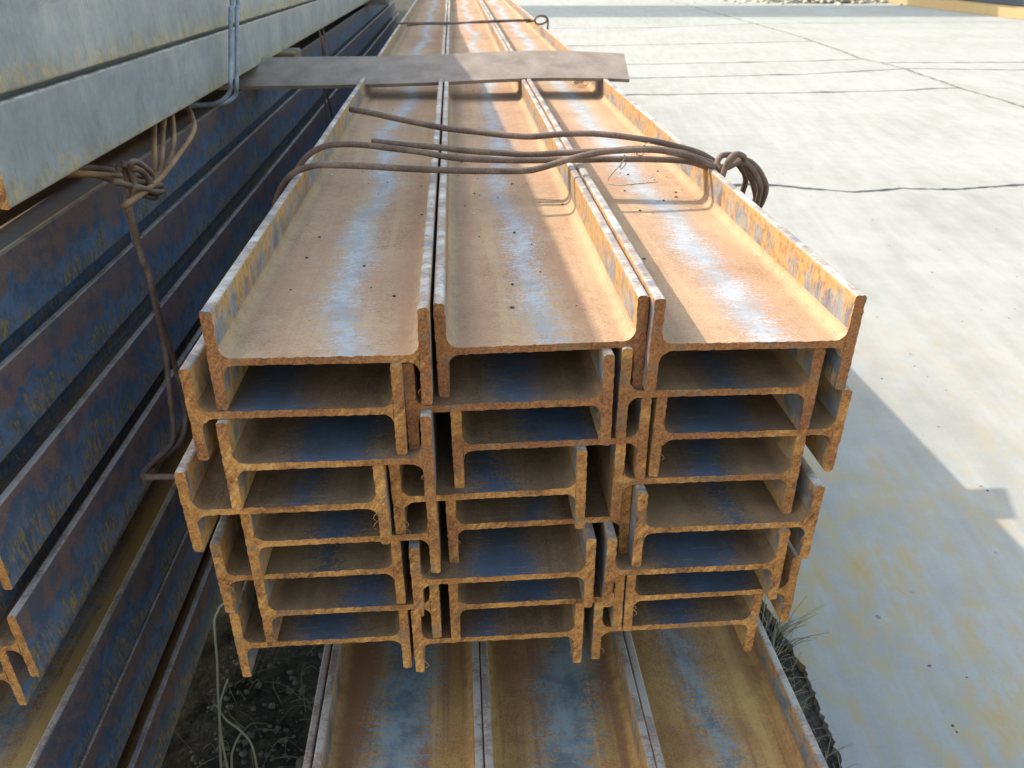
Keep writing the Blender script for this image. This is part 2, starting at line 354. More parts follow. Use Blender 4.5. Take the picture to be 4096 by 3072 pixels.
# the strapped bundle in the middle: three columns of eight nested beams
G1 = 'rusty H-beams of the strapped bundle in the middle'
Acol = [(-.0968, .4905), (-.1170, .4889), (-.0984, .4841), (-.1347, .486), (-.0982, .4968), (-.1290, .505), (-.1005, .5048), (-.1285, .510)]
Mcol = [(.0560, .5060), (.0329, .4952), (.0648, .5054), (.0175, .4977), (.0580, .5126), (.0279, .4934), (.0572, .5057), (.0242, .5069)]
Rcol = [(.2062, .4960), (.1880, .502), (.2180, .5066), (.1900, .5063), (.2080, .495), (.1860, .4918), (.2082, .5047), (.1832, .5102)]
Az = [.7238, .6836, .6430, .6026, .5622, .5212, .4808, .4400]
Mz = [.7212, .6808, .6400, .5998, .5590, .5188, .4780, .4378]
Rz = [.7234, .6828, .6420, .6014, .5610, .5206, .4798, .4386]
At = [-.5, -.2, .1, .3, .5, .5, .2, .2]; Mt = [.9, .9, .9, 1.0, 1.0, .7, .7, .4]; Rt = [-.5, -.4, -.2, 0, .1, .2, .6, .5]
look = {('left', 0): 'topmost H-beam in the left column, wholly shaded, silver patch along its web',
        ('middle', 0): 'topmost H-beam in the middle column, shadow edge slanting across its web',
        ('right', 0): 'topmost H-beam in the right column, mostly in full sun, orange right flange',
        ('left', 7): 'lowest H-beam in the left column, flange corner hanging above the dark soil',
        ('middle', 7): 'lowest H-beam in the middle column, just above the beams laid below',
        ('right', 7): 'lowest H-beam in the right column, beside the grassy concrete edge'}
for cn, cc, zz, tt in (('left', Acol, Az, At), ('middle', Mcol, Mz, Mt), ('right', Rcol, Rz, Rt)):
    for k, ((x, y), z, t) in enumerate(zip(cc, zz, tt)):
        lb = look.get((cn, k)) or '%s H-beam from the top in the %s column of the strapped rusty bundle' % (ORD[k], cn)
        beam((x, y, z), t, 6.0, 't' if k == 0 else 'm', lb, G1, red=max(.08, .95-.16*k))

# the beams laid below it, running out under the picture's lower edge
G2 = 'rusty H-beams lying flat under the middle bundle'
for k, (x, nm) in enumerate(((-.0672, 'leftmost of the three, beside dark soil'), (.0835, 'middle one of the three, blue patch on its web'), (.2335, 'rightmost of the three, beside the concrete'))):
    beam((x, -0.15, .345-.0375), 0, 6.0, 'o', 'H-beam laid under the strapped bundle, '+nm, G2)
for k, x in enumerate((-.085, .066, .216)):
    for q in (1, 2):
        beam((x+(0.018 if q == 2 else 0), -0.13, .345-.0375-.0405*q), 0, 6.0, 'd', 'hidden H-beam beneath the bottom layer, %s row, %s down' % (('left', 'middle', 'right')[k], ('first', 'second')[q-1]), G2)

# the tall stack on the left: three bundles one above another
G3 = 'dark blue and brown H-beams of the left stack, middle bundle'
E = [(-.441, .71), (-.424, .630), (-.398, .552), (-.389, .467)]
cnt = 0
for k, (xo, zt) in enumerate(E):
    for c in (0, 1):
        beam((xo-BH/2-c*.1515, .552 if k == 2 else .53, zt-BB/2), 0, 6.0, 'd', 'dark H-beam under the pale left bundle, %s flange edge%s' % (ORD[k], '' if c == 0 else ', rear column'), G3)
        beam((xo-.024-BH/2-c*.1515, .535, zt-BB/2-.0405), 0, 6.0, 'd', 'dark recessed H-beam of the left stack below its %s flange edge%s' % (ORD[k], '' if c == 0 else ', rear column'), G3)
G4 = 'pale grey H-beams of the bundle topping the left stack'
LX, LZ, LY = -.347, .791, .632
for k in range(9):
    dx = 0 if k % 2 == 0 else -.022
    nm = {0: 'lowest pale grey H-beam overhanging at upper left, yellow rust along its bottom edge', 2: 'pale grey H-beam above the dark gap at upper left, white streaked flange'}.get(k) or 'pale H-beam of the overhanging bundle at upper left, %s from its bottom' % ['', 'second', '', 'fourth', 'fifth', 'sixth', 'seventh', 'eighth', 'topmost'][k]
    for c in (0, 1):
        beam((LX+dx-BH/2-c*.1515, LY+(0.01*k % .023), LZ+BB/2+.0398*k), 0, 6.0, 'g', nm if c == 0 else 'rear-column pale H-beam of the overhanging upper left bundle, %s from its bottom' % ['first', 'second', 'third', 'fourth', 'fifth', 'sixth', 'seventh', 'eighth', 'ninth'][k], G4, yaw=.018, pitch=-.0135)
G5 = 'dark H-beams at the foot of the left stack'
for k, (xo, zt) in enumerate(((-.411, .298), (-.411, .217), (-.395, .136))):
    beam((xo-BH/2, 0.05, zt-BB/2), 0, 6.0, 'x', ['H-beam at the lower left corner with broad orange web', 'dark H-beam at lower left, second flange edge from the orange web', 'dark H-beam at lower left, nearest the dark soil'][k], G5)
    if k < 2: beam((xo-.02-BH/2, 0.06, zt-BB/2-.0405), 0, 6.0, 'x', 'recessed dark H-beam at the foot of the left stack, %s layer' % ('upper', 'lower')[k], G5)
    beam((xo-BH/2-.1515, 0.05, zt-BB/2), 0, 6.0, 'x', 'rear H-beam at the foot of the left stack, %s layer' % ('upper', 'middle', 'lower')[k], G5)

# timber bearers between the bundles
def timber_mat():
    s = NT('bearer_timber'); co = s.n('TexCoord').outputs['Object']
    g = s.noise(s.vm('MULTIPLY', co, (4, 60, 60)), 1.0, 5, 0.6)
    return s.fin(s.ramp(g, [(0.35, (0.09, 0.06, 0.04)), (0.65, (0.24, 0.18, 0.12))]), 0.85, 0, s.bump(g, 0.5, 0.002), 0.3)
M_TIM = timber_mat()
def box(name, c, d, mat, parent=None, bev=0.004, mats=None):
    bm = bmesh.new(); bmesh.ops.create_cube(bm, size=1)
    bmesh.ops.scale(bm, vec=d, verts=bm.verts)
    if bev: bmesh.ops.bevel(bm, geom=bm.edges[:], offset=bev, segments=2, profile=0.6, affect='EDGES')
    me = bpy.data.meshes.new(name); bm.to_mesh(me); bm.free(); me.materials.append(mat)
    o = link(name, me, parent); o.location = c; return o
bear = []
for y in (1.9, 4.6):
    bear += [((.056, y, .372), (.56, .09, .050), 'under the strapped bundle'), ((.07, y, .095), (.60, .12, .258), 'on the soil under the lowest beams'),
             ((-.60, y, .325), (.50, .09, .050), 'between the dark bundles of the left stack'), ((-.60, y, .745), (.52, .08, .062), 'under the pale bundle of the left stack'),
             ((-.60, y, .005), (.52, .12, .105), 'on the soil at the foot of the left stack')]
for i, (c, d, w) in enumerate(bear):
    tag(box('timber_bearer', c, d, M_TIM), 'rough timber bearer %s, %s end' % (w, 'near' if i < 5 else 'far'), 'timber', 'timber bearers between the beam bundles')

# ---------------------------------------------------------------- ground
def concrete_mat():
    s = NT('pale_concrete'); co = s.n('NewGeometry').outputs['Position']
    sep = s.n('SeparateXYZ'); s.set(sep.inputs[0], co); x, y = sep.outputs[0], sep.outputs[1]
    a = s.noise(co, 1.1, 5, 0.6); b = s.noise(co, 9, 5, 0.65); f = s.noise(co, 160, 4, 0.7)
    rot = s.n('VectorRotate', rotation_type='Z_AXIS'); s.set(rot.inputs['Vector'], co); rot.inputs['Angle'].default_value = math.radians(9)
    br = s.noise(s.vm('MULTIPLY', rot.outputs[0], (15, 1.3, 1)), 1.0, 6, 0.66, 0.35)
    t = s.math('ADD', s.math('MULTIPLY', a, 0.30), s.math('ADD', s.math('MULTIPLY', b, 0.28), s.math('ADD', s.math('MULTIPLY', br, 0.30), s.math('MULTIPLY', f, 0.12))))
    col = s.ramp(t, [(0.36, (0.220, 0.208, 0.180)), (0.48, (0.272, 0.260, 0.230)), (0.53, (0.294, 0.283, 0.253)), (0.64, (0.330, 0.318, 0.288))])
    # rust washed off the beams, strongest close to the stacks
    near = s.math('ADD', s.ss(x, 0.5, 1.9, 1.0, 0.0), 0.0)
    near = s.math('MULTIPLY', near, s.ss(y, 1.0, 2.6, 1.0, 0.12))
    st = s.noise(s.vm('MULTIPLY', rot.outputs[0], (22, 9, 1)), 1.0, 8, 0.76, 0.3); st2 = s.noise(co, 2.3, 4, 0.6)
    v = s.math('ADD', st, s.math('MULTIPLY', s.math('SUBTRACT', st2, 0.5), 0.5))
    m1 = s.math('MULTIPLY', s.ss(v, 0.42, 0.62), near)
    col = s.mix(s.math('MULTIPLY', m1, 0.85), col, (0.34, 0.255, 0.125))
    m2 = s.math('MULTIPLY', s.ss(v, 0.60, 0.72), near); col = s.mix(s.math('MULTIPLY', m2, 0.75), col, (0.36, 0.215, 0.07))
    far = s.ss(s.noise(s.vm('MULTIPLY', rot.outputs[0], (3.0, 0.9, 1)), 1.0, 5, 0.65), 0.62, 0.74)
    col = s.mix(s.math('MULTIPLY', far, 0.22), col, (0.36, 0.30, 0.20))
    vor = s.n('TexVoronoi'); s.set(vor.inputs['Vector'], co); vor.inputs['Scale'].default_value = 17
    pit = s.math('MULTIPLY', s.ss(vor.outputs['Distance'], 0.05, 0.085, 1.0, 0.0), s.ss(s.noise(co, 6, 2), 0.55, 0.6))
    col = s.mix(s.math('MULTIPLY', pit, 0.7), col, (0.14, 0.13, 0.11))
    pur = s.math('MULTIPLY', s.ss(s.noise(co, 3.4, 3), 0.69, 0.74), near); col = s.mix(s.math('MULTIPLY', pur, 0.35), col, (0.34, 0.22, 0.34))
    nrm = s.bump(f, 0.35, 0.002); nrm = s.bump(br, 0.25, 0.004, nrm); nrm = s.bump(s.math('MULTIPLY', pit, -1.0), 0.7, 0.003, nrm)
    return s.fin(col, 0.85, 0, nrm, 0.35)
M_CON = concrete_mat()
def soil_mat(name, c1, c2, c3):
    s = NT(name); co = s.n('NewGeometry').outputs['Position']
    a = s.noise(co, 6, 5, 0.6); f = s.noise(co, 90, 5, 0.7)
    t = s.math('ADD', s.math('MULTIPLY', a, 0.5), s.math('MULTIPLY', f, 0.5))
    return s.fin(s.ramp(t, [(0.38, c1), (0.5, c2), (0.64, c3)]), 0.95, 0, s.bump(f, 0.8, 0.006), 0.15)
M_SOIL = soil_mat('dark_soil', (0.018, 0.016, 0.012), (0.045, 0.040, 0.030), (0.105, 0.092, 0.068))
M_FAR = soil_mat('pale_yard_ground', (0.28, 0.26, 0.21), (0.36, 0.34, 0.28), (0.42, 0.40, 0.34))
M_FILL = soil_mat('joint_dirt', (0.05, 0.055, 0.05), (0.09, 0.095, 0.09), (0.16, 0.16, 0.15))
me = mesh('ground', [(-60, -60, -.16), (60, -60, -.16), (60, 90, -.16), (-60, 90, -.16)], [(0, 1, 2, 3)], M_FAR)
tag(link('ground', me), kind='structure')
# soil strip under and between the stacks, with a lumpy surface
vs, fs = [], []; nx, ny = 150, 150
for j in range(ny+1):
    y = -0.4+2.6*(j/ny)**1.2
    for i in range(nx+1):
        x = -1.1+1.75*i/nx; q = Vector((x, y, 0))
        z = -.085+.02*mnoise.noise(q*5)+.012*mnoise.noise(q*17)+.006*mnoise.noise(q*60)
        if x > .38: z = z*(1-.82*min(1, (x-.38)/.08))+.010*mnoise.noise(q*45)
        vs.append((x, y, z))
for j in range(ny):
    for i in range(nx): a = j*(nx+1)+i; fs.append((a, a+1, a+nx+2, a+nx+1))
tag(link('soil', mesh('soil', vs, fs, M_SOIL, smooth=True)), kind='structure')
me = mesh('soil', [(-6, 2.15, -.09), (.62, 2.15, -.09), (.62, 26, -.09), (-6, 26, -.09)], [(0, 1, 2, 3)], M_SOIL)
tag(link('soil', me), kind='structure')
me = mesh('soil', [(-6, -3, -.13), (.62, -3, -.13), (.62, 2.3, -.13), (-6, 2.3, -.13)], [(0, 1, 2, 3)], M_SOIL)
tag(link('soil', me), kind='structure')

def interp(tab, t):
    if t <= tab[0][0]: return tab[0][1]
    for (a, b), (c, d) in zip(tab, tab[1:]):
        if t <= c: return b+(d-b)*(t-a)/(c-a)
    return tab[-1][1]
def nz(a, b, c, amp): 
    return amp*(mnoise.noise(Vector((a*2.1, b, c)))+0.7*mnoise.noise(Vector((a*9, b, c)))+0.5*mnoise.noise(Vector((a*37, b, c)))+.25*mnoise.noise(Vector((a*110, b, c))))
lon = [(-3, 3.75), (5.6, 4.03), (6.55, 4.08), (7.75, 4.2), (8.5, 4.15), (9.4, 4.28), (10.9, 4.43), (14.1, 4.57), (28, 5.0)]
edge = [(-3, .458), (.66, .477), (.76, .481), (.85, .486), (.94, .474), (1.5, .49), (28, .89)]
LX1 = lambda y: interp(lon, y)+nz(y, 1.5, 0, .018)
LX0 = lambda y: interp(edge, y)+nz(y*2, 7.7, 3, .008)+.008*mnoise.noise(Vector((y*38, 1, 1)))+.005*mnoise.noise(Vector((y*120, 1, 1)))
LX2 = lambda y: 10.9+.05*y
T = {0: [(0, 3.70), (1.28, 3.65), (1.5, 3.64), (1.63, 3.57), (1.80, 3.50), (2.06, 3.55), (2.29, 3.52), (2.66, 3.58), (4, 3.62)],
     1: [(0, 6.27), (1.48, 6.29), (2.6, 6.32), (3.4, 6.39), (4.1, 6.53)],
     2: [(0, 7.1), (1.68, 7.19), (3.08, 7.34), (3.9, 7.59), (4.3, 7.69), (5.27, 7.54), (11, 7.5)],
     3: [(0, 8.0), (1.88, 8.10), (3.45, 8.28), (4.2, 8.42)], 4: [(0, 9.6), (2.3, 9.86), (4.2, 10.18), (5, 10.2)],
     5: [(0, 12.0), (2.77, 12.1), (4.46, 12.78), (8, 13.03), (12, 13.2)], 6: [(4, 8.14), (5.6, 8.11), (12, 8.0)], 7: [(0, 19.5), (12, 19.8)], 8: [(0, 26), (12, 26)], 9: [(0, -3), (12, -3)], 10: [(0, 4.9), (12, 5.4)]}
tf = lambda k: (lambda x: interp(T[k], x)+nz(x, k*3.3, 9, .014))
def slab(xl, xr, yb, yt, parent, g=.006, gx=.024):
    P = []; n = 170
    eb = lambda x: yb(x)+g*(.35+1.6*abs(mnoise.noise(Vector((x*3.3, 5, g)))+.4*mnoise.noise(Vector((x*17, 5, g)))))
    et = lambda x: yt(x)-g*(.35+1.6*abs(mnoise.noise(Vector((x*2.9, 8, g)))+.4*mnoise.noise(Vector((x*19, 8, g)))))
    def corner(ex, sgn, ey):            # where a cross joint meets a long joint
        x = ex(ey(2.0))+sgn*gx
        for _ in range(60): x = x*.5+.5*(ex(ey(x))+sgn*gx)
        return x, ey(x)
    bl, br_, tr, tl = corner(xl, 1, eb), corner(xr, -1, eb), corner(xr, -1, et), corner(xl, 1, et)
    for q in range(n+1): x = bl[0]+(br_[0]-bl[0])*q/n; P.append([x, eb(x)])
    for q in range(1, n): y = br_[1]+(tr[1]-br_[1])*q/n; P.append([xr(y)-gx, y])
    for q in range(n+1): x = tr[0]+(tl[0]-tr[0])*q/n; P.append([x, et(x)])
    m2 = max(n, int(abs(tl[1]-bl[1])/.007)) if xl is LX0 else n
    for q in range(1, m2): y = tl[1]+(bl[1]-tl[1])*q/m2; P.append([xl(y)+gx, y])
    m_ = len(P)
    cx, cy = sum(p[0] for p in P)/m_, sum(p[1] for p in P)/m_
    vs = [(p[0], p[1], 0) for p in P]+[(p[0], p[1], -.12) for p in P]
    from mathutils.geometry import tessellate_polygon
    fs = []
    for t3 in tessellate_polygon([[Vector((p[0], p[1], 0)) for p in P]]):
        a3, b3, c3 = (Vector(P[k]) for k in t3)
        if abs((b3-a3).cross(c3-a3)) < 1e-12: continue
        fs.append(tuple(t3) if (b3-a3).cross(c3-a3) > 0 else tuple(reversed(t3)))
    for l in range(1):
        for i in range(m_): k = (i+1) % m_; fs.append((l*m_+i, (l+1)*m_+i, (l+1)*m_+k, l*m_+k))
    return link('slab', mesh('slab', vs, fs, M_CON), parent)
pav = empty('concrete_pavement', (0, 0, 0)); tag(pav, kind='structure')
seq = [9, 0, 1, 2, 3, 4, 5, 7, 8]
for a, b in zip(seq, seq[1:]): slab(LX0, LX1, tf(a), tf(b), pav, .024 if a in (9, 0) else .030)
seq = [9, 10, 2, 6, 5, 7, 8]
for a, b in zip(seq, seq[1:]): slab(LX1, LX2, tf(a), tf(b), pav, .030)
link('joint_dirt', mesh('joint_dirt', [(.54, -3, -.007), (10.9, -3, -.007), (12, 26, -.007), (.98, 26, -.007)], [(0, 1, 2, 3)], M_FILL), pav)

# ---------------------------------------------------------------- rods, strip and ties on the middle bundle
rod_a=[(-0.1229,0.9800,0.8051),(-0.0962,0.9659,0.8029),(-0.0719,0.9518,0.8000),(-0.0409,0.9376,0.7962),(-0.0106,0.9235,0.7930),(0.0209,0.9094,0.7920),(0.0555,0.8991,0.7898),(0.0833,0.8965,0.7887),(0.1162,0.8938,0.7915),(0.1508,0.8912,0.7922),(0.1852,0.8850,0.7898),(0.2170,0.8850,0.7847),(0.2429,0.8850,0.7789),(0.2666,0.8850,0.7725),(0.2801,0.8850,0.7661),(0.2900,0.8850,0.7597)]
rod_b=[(-0.0928,0.9000,0.7847),(-0.0576,0.8968,0.7813),(-0.0231,0.8936,0.7791),(0.0114,0.8904,0.7755),(0.0548,0.8871,0.7728),(0.0807,0.8843,0.7717),(0.1066,0.8821,0.7733),(0.1325,0.8800,0.7748),(0.1656,0.8757,0.7769),(0.1965,0.8750,0.7789),(0.2217,0.8750,0.7776),(0.2472,0.8750,0.7737),(0.2670,0.8750,0.7673),(0.2844,0.8750,0.7603)]
rod_c=[(-0.19,0.90,0.60),(-0.188,0.8970,0.68),(-0.1860,0.8935,0.7256),(-0.1748,0.8920,0.7564),(-0.1610,0.8905,0.7728),(-0.1423,0.8880,0.7824),(-0.1246,0.8860,0.7848),(-0.0991,0.8842,0.7842),(-0.0738,0.8820,0.7812),(-0.0400,0.8798,0.7772),(-0.0060,0.8775,0.7712),(0.0282,0.8752,0.7691),(0.0711,0.8730,0.7683),(0.1139,0.8708,0.7689),(0.1484,0.8695,0.7691),(0.1646,0.8680,0.7696),(0.2018,0.8672,0.7694),(0.2393,0.8665,0.7679),(0.2583,0.8658,0.7652),(0.2778,0.8650,0.7590)]
rod_d=[(-0.205,0.86,0.60),(-0.2045,0.8520,0.6600),(-0.2010,0.8465,0.6975),(-0.1940,0.8430,0.7278),(-0.1885,0.8396,0.7421),(-0.1785,0.8361,0.7578),(-0.1652,0.8326,0.7690),(-0.1465,0.8300,0.7754),(-0.1313,0.8300,0.7761),(-0.0948,0.8300,0.7744),(-0.0548,0.8300,0.7715),(-0.0062,0.8300,0.7689),(0.0348,0.8313,0.7673),(0.0681,0.8339,0.7667),(0.0849,0.8365,0.7681),(0.1100,0.8391,0.7746),(0.1352,0.8417,0.7803),(0.1607,0.8443,0.7835),(0.1970,0.8496,0.7834),(0.2222,0.8522,0.7811),(0.2481,0.8548,0.7745),(0.2644,0.8574,0.7683),(0.2785,0.8600,0.7620)]
loop_a=[(0.2787,0.8700,0.7634),(0.2860,0.8677,0.7601),(0.2912,0.8654,0.7544),(0.2901,0.8631,0.7475),(0.2909,0.8608,0.7556),(0.2841,0.8631,0.7649),(0.2884,0.8677,0.7711),(0.2960,0.8723,0.7719),(0.3055,0.8769,0.7695),(0.3134,0.8815,0.7603),(0.3245,0.8862,0.7476),(0.3288,0.8908,0.7374),(0.3292,0.8954,0.7271),(0.3277,0.9000,0.7152),(.315,.905,.700),(.300,.905,.69)]
loop_b=[(0.2734,0.8600,0.7621),(0.2819,0.8575,0.7589),(0.2872,0.8550,0.7509),(0.2900,0.8525,0.7625),(0.2928,0.8500,0.7727),(0.3013,0.8550,0.7763),(0.3109,0.8600,0.7726),(0.3147,0.8650,0.7666),(0.3235,0.8700,0.7529),(0.3329,0.8750,0.7363),(0.3396,0.8800,0.7206),(0.3374,0.8850,0.7113),(0.3292,0.8900,0.7060),(.318,.892,.699),(.302,.89,.69)]
loop_c=[(0.2830,0.8700,0.7596),(0.2957,0.8700,0.7595),(0.3064,0.8700,0.7649),(0.3190,0.8700,0.7660),(0.3303,0.8700,0.7590),(0.3398,0.8700,0.7476),(0.3455,0.8700,0.7361),(0.3476,0.8767,0.7214),(0.3454,0.8833,0.7077),(0.3380,0.8900,0.7005),(.325,.893,.692),(.305,.893,.684)]
loop_d=[(0.2828,0.8650,0.7596),(0.2955,0.8650,0.7594),(0.3062,0.8650,0.7642),(0.3150,0.8650,0.7647),(0.3243,0.8633,0.7582),(0.3309,0.8617,0.7486),(0.3353,0.8600,0.7377),(0.3375,0.8667,0.7256),(0.3388,0.8733,0.7107),(0.3377,0.8800,0.6982),(.325,.883,.688),(.305,.883,.68)]
# each rod is one strand from its free end over the flanges to the coil at the right
tie = empty('rod_tie', (.06, .87, .77)); tag(tie, 'brown wire rod tie with four strands over the sunlit beams, coiled at the right flange', 'rod tie')
def strand(P, nm='strand', mat=None, r=.0033, parent=None, off=(0, 0, 0), **k):
    o = tube(nm, [Vector(p)-parent.location for p in P] if parent else P, r, mat or M_ROD, parent, **k); return o
strand(rod_a+loop_a[4:], parent=tie); strand(rod_b+loop_b[2:], parent=tie); strand(rod_c+loop_c, parent=tie); strand(rod_d+loop_d, parent=tie)
# the rest of the same tie, down the right side and under the bundle
strand([(.305, .883, .684), (.300, .884, .62), (.305, .884, .52), (.296, .884, .42), (.22, .884, .394), (.0, .884, .392), (-.18, .884, .392), (-.213, .875, .43), (-.214, .868, .52), (-.205, .86, .60)], parent=tie)
strand([(.302, .893, .69), (.298, .894, .62), (.300, .894, .52), (.29, .894, .42), (.22, .894, .394), (.0, .894, .392), (-.17, .894, .392), (-.207, .895, .43), (-.207, .90, .52), (-.19, .90, .60)], parent=tie)
tw1=[(0.2096,0.8720,0.7859),(0.2050,0.8708,0.7853),(0.2014,0.8695,0.7814),(0.2022,0.8682,0.7757),(0.2003,0.8670,0.7735),(0.1943,0.8658,0.7751),(0.1955,0.8600,0.7802),(0.2000,0.8580,0.7862),(0.2052,0.8720,0.7758)]
tw2=[(0.1826,0.8720,0.7732),(0.1807,0.8671,0.7689),(0.1765,0.8622,0.7628),(0.1769,0.8572,0.7615),(0.1804,0.8523,0.7687),(0.1778,0.8474,0.7746),(0.1723,0.8425,0.7693),(0.1656,0.8369,0.7642),(0.1589,0.8308,0.7587),(0.1570,0.8246,0.7561),(0.1593,0.8185,0.7553),(0.1676,0.8123,0.7560),(0.1827,0.8062,0.7585),(0.2045,0.8000,0.7621)]
tag(tube('thin_wire', tw1, .0006, M_WIRE, seg=6), 'thin wire twisted round the brown rods in the sun', 'wire')
tag(tube('thin_wire', tw2, .0006, M_WIRE, seg=6), 'bent thin wire hanging off the rods over the sunny web', 'wire')
# steel strip lying aslant across the bundle
pb=[(-0.43,1.545,.751),(-0.3526,1.5450,0.7513),(-0.2352,1.5450,0.7521),(-0.1285,1.5450,0.7539),(-0.0208,1.5450,0.7564),(0.0825,1.5450,0.7606),(0.1762,1.5450,0.7625),(0.2708,1.5450,0.7612),(0.3228,1.5450,0.7593)]
pt=[(-0.4407,1.6550,0.7855),(-0.3700,1.6550,0.7873),(-0.2465,1.6550,0.7884),(-0.1339,1.6550,0.7888),(-0.0204,1.6550,0.7917),(0.0885,1.6550,0.7963),(0.1874,1.6550,0.7975),(0.2690,1.6550,0.7949),(0.3312,1.6550,0.7913)]
B_ = catmull(pb, 5); T_ = catmull(pt, 5); vs, fs = [], []; off = Vector((0, .0025, -.006))
for b_, t_ in zip(B_, T_): vs += [tuple(b_), tuple(t_), tuple(t_+off), tuple(b_+off)]
for i in range(len(B_)-1):
    for k in range(4): a = i*4+k; b = i*4+(k+1) % 4; fs.append((a, a+4, b+4, b))
fs += [(0, 1, 2, 3), tuple(len(vs)-4+k for k in (3, 2, 1, 0))]
tag(link('steel_strip', mesh('steel_strip', vs, fs, M_PLATE)), 'flat brown steel strip laid across all three columns, half in sun', 'steel strip')
# second tie further back
far = empty('rod_tie', (.05, 2.72, .77)); tag(far, 'thin rod tie far back across the bundle, ending in a small ring', 'rod tie')
f1=[(-0.1786,2.7500,0.7450),(-0.1686,2.7500,0.7630),(-0.1042,2.7440,0.7650),(-0.0051,2.7380,0.7668),(0.0939,2.7320,0.7680),(0.1929,2.7260,0.7723),(0.2521,2.7200,0.7727)]
f2=[(-0.1430,2.7200,0.7600),(-0.0934,2.7150,0.7652),(-0.0051,2.7100,0.7657),(0.0930,2.7050,0.7731),(0.2403,2.7000,0.7773)]
f3=[(0.2256,2.7000,0.7706),(0.2500,2.6983,0.7752),(0.2595,2.6967,0.7864),(0.2741,2.6950,0.7897),(0.2888,2.6933,0.7853),(0.2889,2.6917,0.7734),(0.2741,2.6900,0.7659),(0.2566,2.6883,0.7678),(0.2538,2.6867,0.7813),(0.2706,2.6850,0.7894),(0.2903,2.6833,0.7815),(0.2921,2.6817,0.7629),(0.2909,2.6800,0.7428),(.289,2.68,.70)]
for q in (f1, f2, f3): strand(q, parent=far, r=.003)

# ---------------------------------------------------------------- ties on the left stack
g = empty('rod_tie', (-.338, 1.32, .80)); tag(g, 'pale grey double rod strapped down the face of the upper left bundle', 'rod tie')
DX = -.008
s1=[(-0.333,1.3628,1.10),(-0.3335,1.3628,0.9136),(-0.3335,1.3458,0.8887),(-0.3335,1.3330,0.8700),(-0.3335,1.3148,0.8433),(-0.3335,1.2952,0.8146),(-0.3340,1.2813,0.7943),(-0.3400,1.2865,0.7779),(-0.3550,1.2859,0.7660),(-0.3800,1.3017,0.7600),(-0.4300,1.3065,0.7600)]
s2=[(-0.333,1.4016,1.10),(-0.3335,1.4016,0.9120),(-0.3335,1.3840,0.8863),(-0.3335,1.3665,0.8608),(-0.3335,1.3490,0.8355),(-0.3335,1.3302,0.8081),(-0.3340,1.3159,0.7872),(-0.3400,1.3236,0.7699),(-0.3550,1.3181,0.7600),(-0.3800,1.3172,0.7560),(-0.4300,1.3134,0.7550)]
for q in (s1, s2): strand(q, parent=g, mat=M_RODG)
kn1=[(-0.3580,1.0105,0.8046),(-0.3550,1.0005,0.7946),(-0.3538,0.9855,0.7776),(-0.3525,0.9717,0.7623),(-0.3512,0.9583,0.7417),(-0.3500,0.9571,0.7346)]
kn2=[(-0.3540,1.0304,0.8010),(-0.3500,1.0204,0.7910),(-0.3490,0.9994,0.7748),(-0.3480,0.9834,0.7579),(-0.3470,0.9676,0.7449),(-0.3460,0.9414,0.7385),(-0.3450,0.9110,0.7426)]
kn3=[(-0.3490,1.0437,0.8041),(-0.3450,1.0337,0.7941),(-0.3450,1.0295,0.7781),(-0.3450,1.0202,0.7612),(-0.3450,0.9995,0.7468),(-0.3450,0.9700,0.7388),(-0.3478,0.9525,0.7339),(-0.3533,0.9203,0.7421),(-0.3589,0.8536,0.7623),(-0.3644,0.7976,0.7786),(-0.3700,0.7848,0.7826),(-.42,.78,.77)]
kn4=[(-0.3490,1.1060,0.7962),(-0.3450,1.1020,0.7862),(-0.3417,1.0983,0.7770),(-0.3383,1.0889,0.7668),(-0.3350,1.0557,0.7595),(-0.3317,1.0041,0.7550),(-0.3294,0.9529,0.7500),(-0.3283,0.9096,0.7462),(-0.3272,0.8637,0.7460),(-0.3261,0.8225,0.7472),(-0.3250,0.7867,0.7486)]
kn5=[(-0.3350,0.8326,0.7791),(-0.3350,0.8430,0.7743),(-0.3350,0.8484,0.7649),(-0.3350,0.8481,0.7535),(-0.3350,0.8427,0.7451),(-0.3350,0.8303,0.7403),(-0.3350,0.8239,0.7339),(-0.3342,0.8226,0.7176),(-0.3333,0.8205,0.6962),(-0.3325,0.8194,0.6795),(-0.3317,0.8236,0.6699),(-0.3308,0.8207,0.6466),(-0.3300,0.8185,0.6067),(-0.3300,0.8169,0.5736),(-0.3300,0.8030,0.5320),(-0.3300,0.7919,0.4930),(-0.3320,0.7790,0.4778),(-0.3400,0.7497,0.4763),(-0.3430,0.7250,0.4790),(-0.3330,0.7030,0.4870),(-0.3150,0.7000,0.4890),(-0.2800,0.7050,0.4840),(-0.2100,0.73,0.47)]
kn6=[(-0.3420,0.8339,0.7742),(-0.3420,0.8469,0.7702),(-0.3420,0.8513,0.7594),(-0.3420,0.8471,0.7456),(-0.3420,0.8340,0.7360),(-0.3420,0.8367,0.7185),(-0.3411,0.8334,0.6989),(-0.3398,0.8368,0.6837),(-0.3385,0.8359,0.6677),(-0.3372,0.8408,0.6349),(-0.3359,0.8376,0.6111),(-0.3350,0.8424,0.5802),(-0.3350,0.8479,0.5419),(-0.3350,0.8487,0.5055),(-0.3350,0.8412,0.4716),(-0.3370,0.8122,0.4566),(-0.3420,0.7681,0.4644),(-0.3420,0.7400,0.4700)]
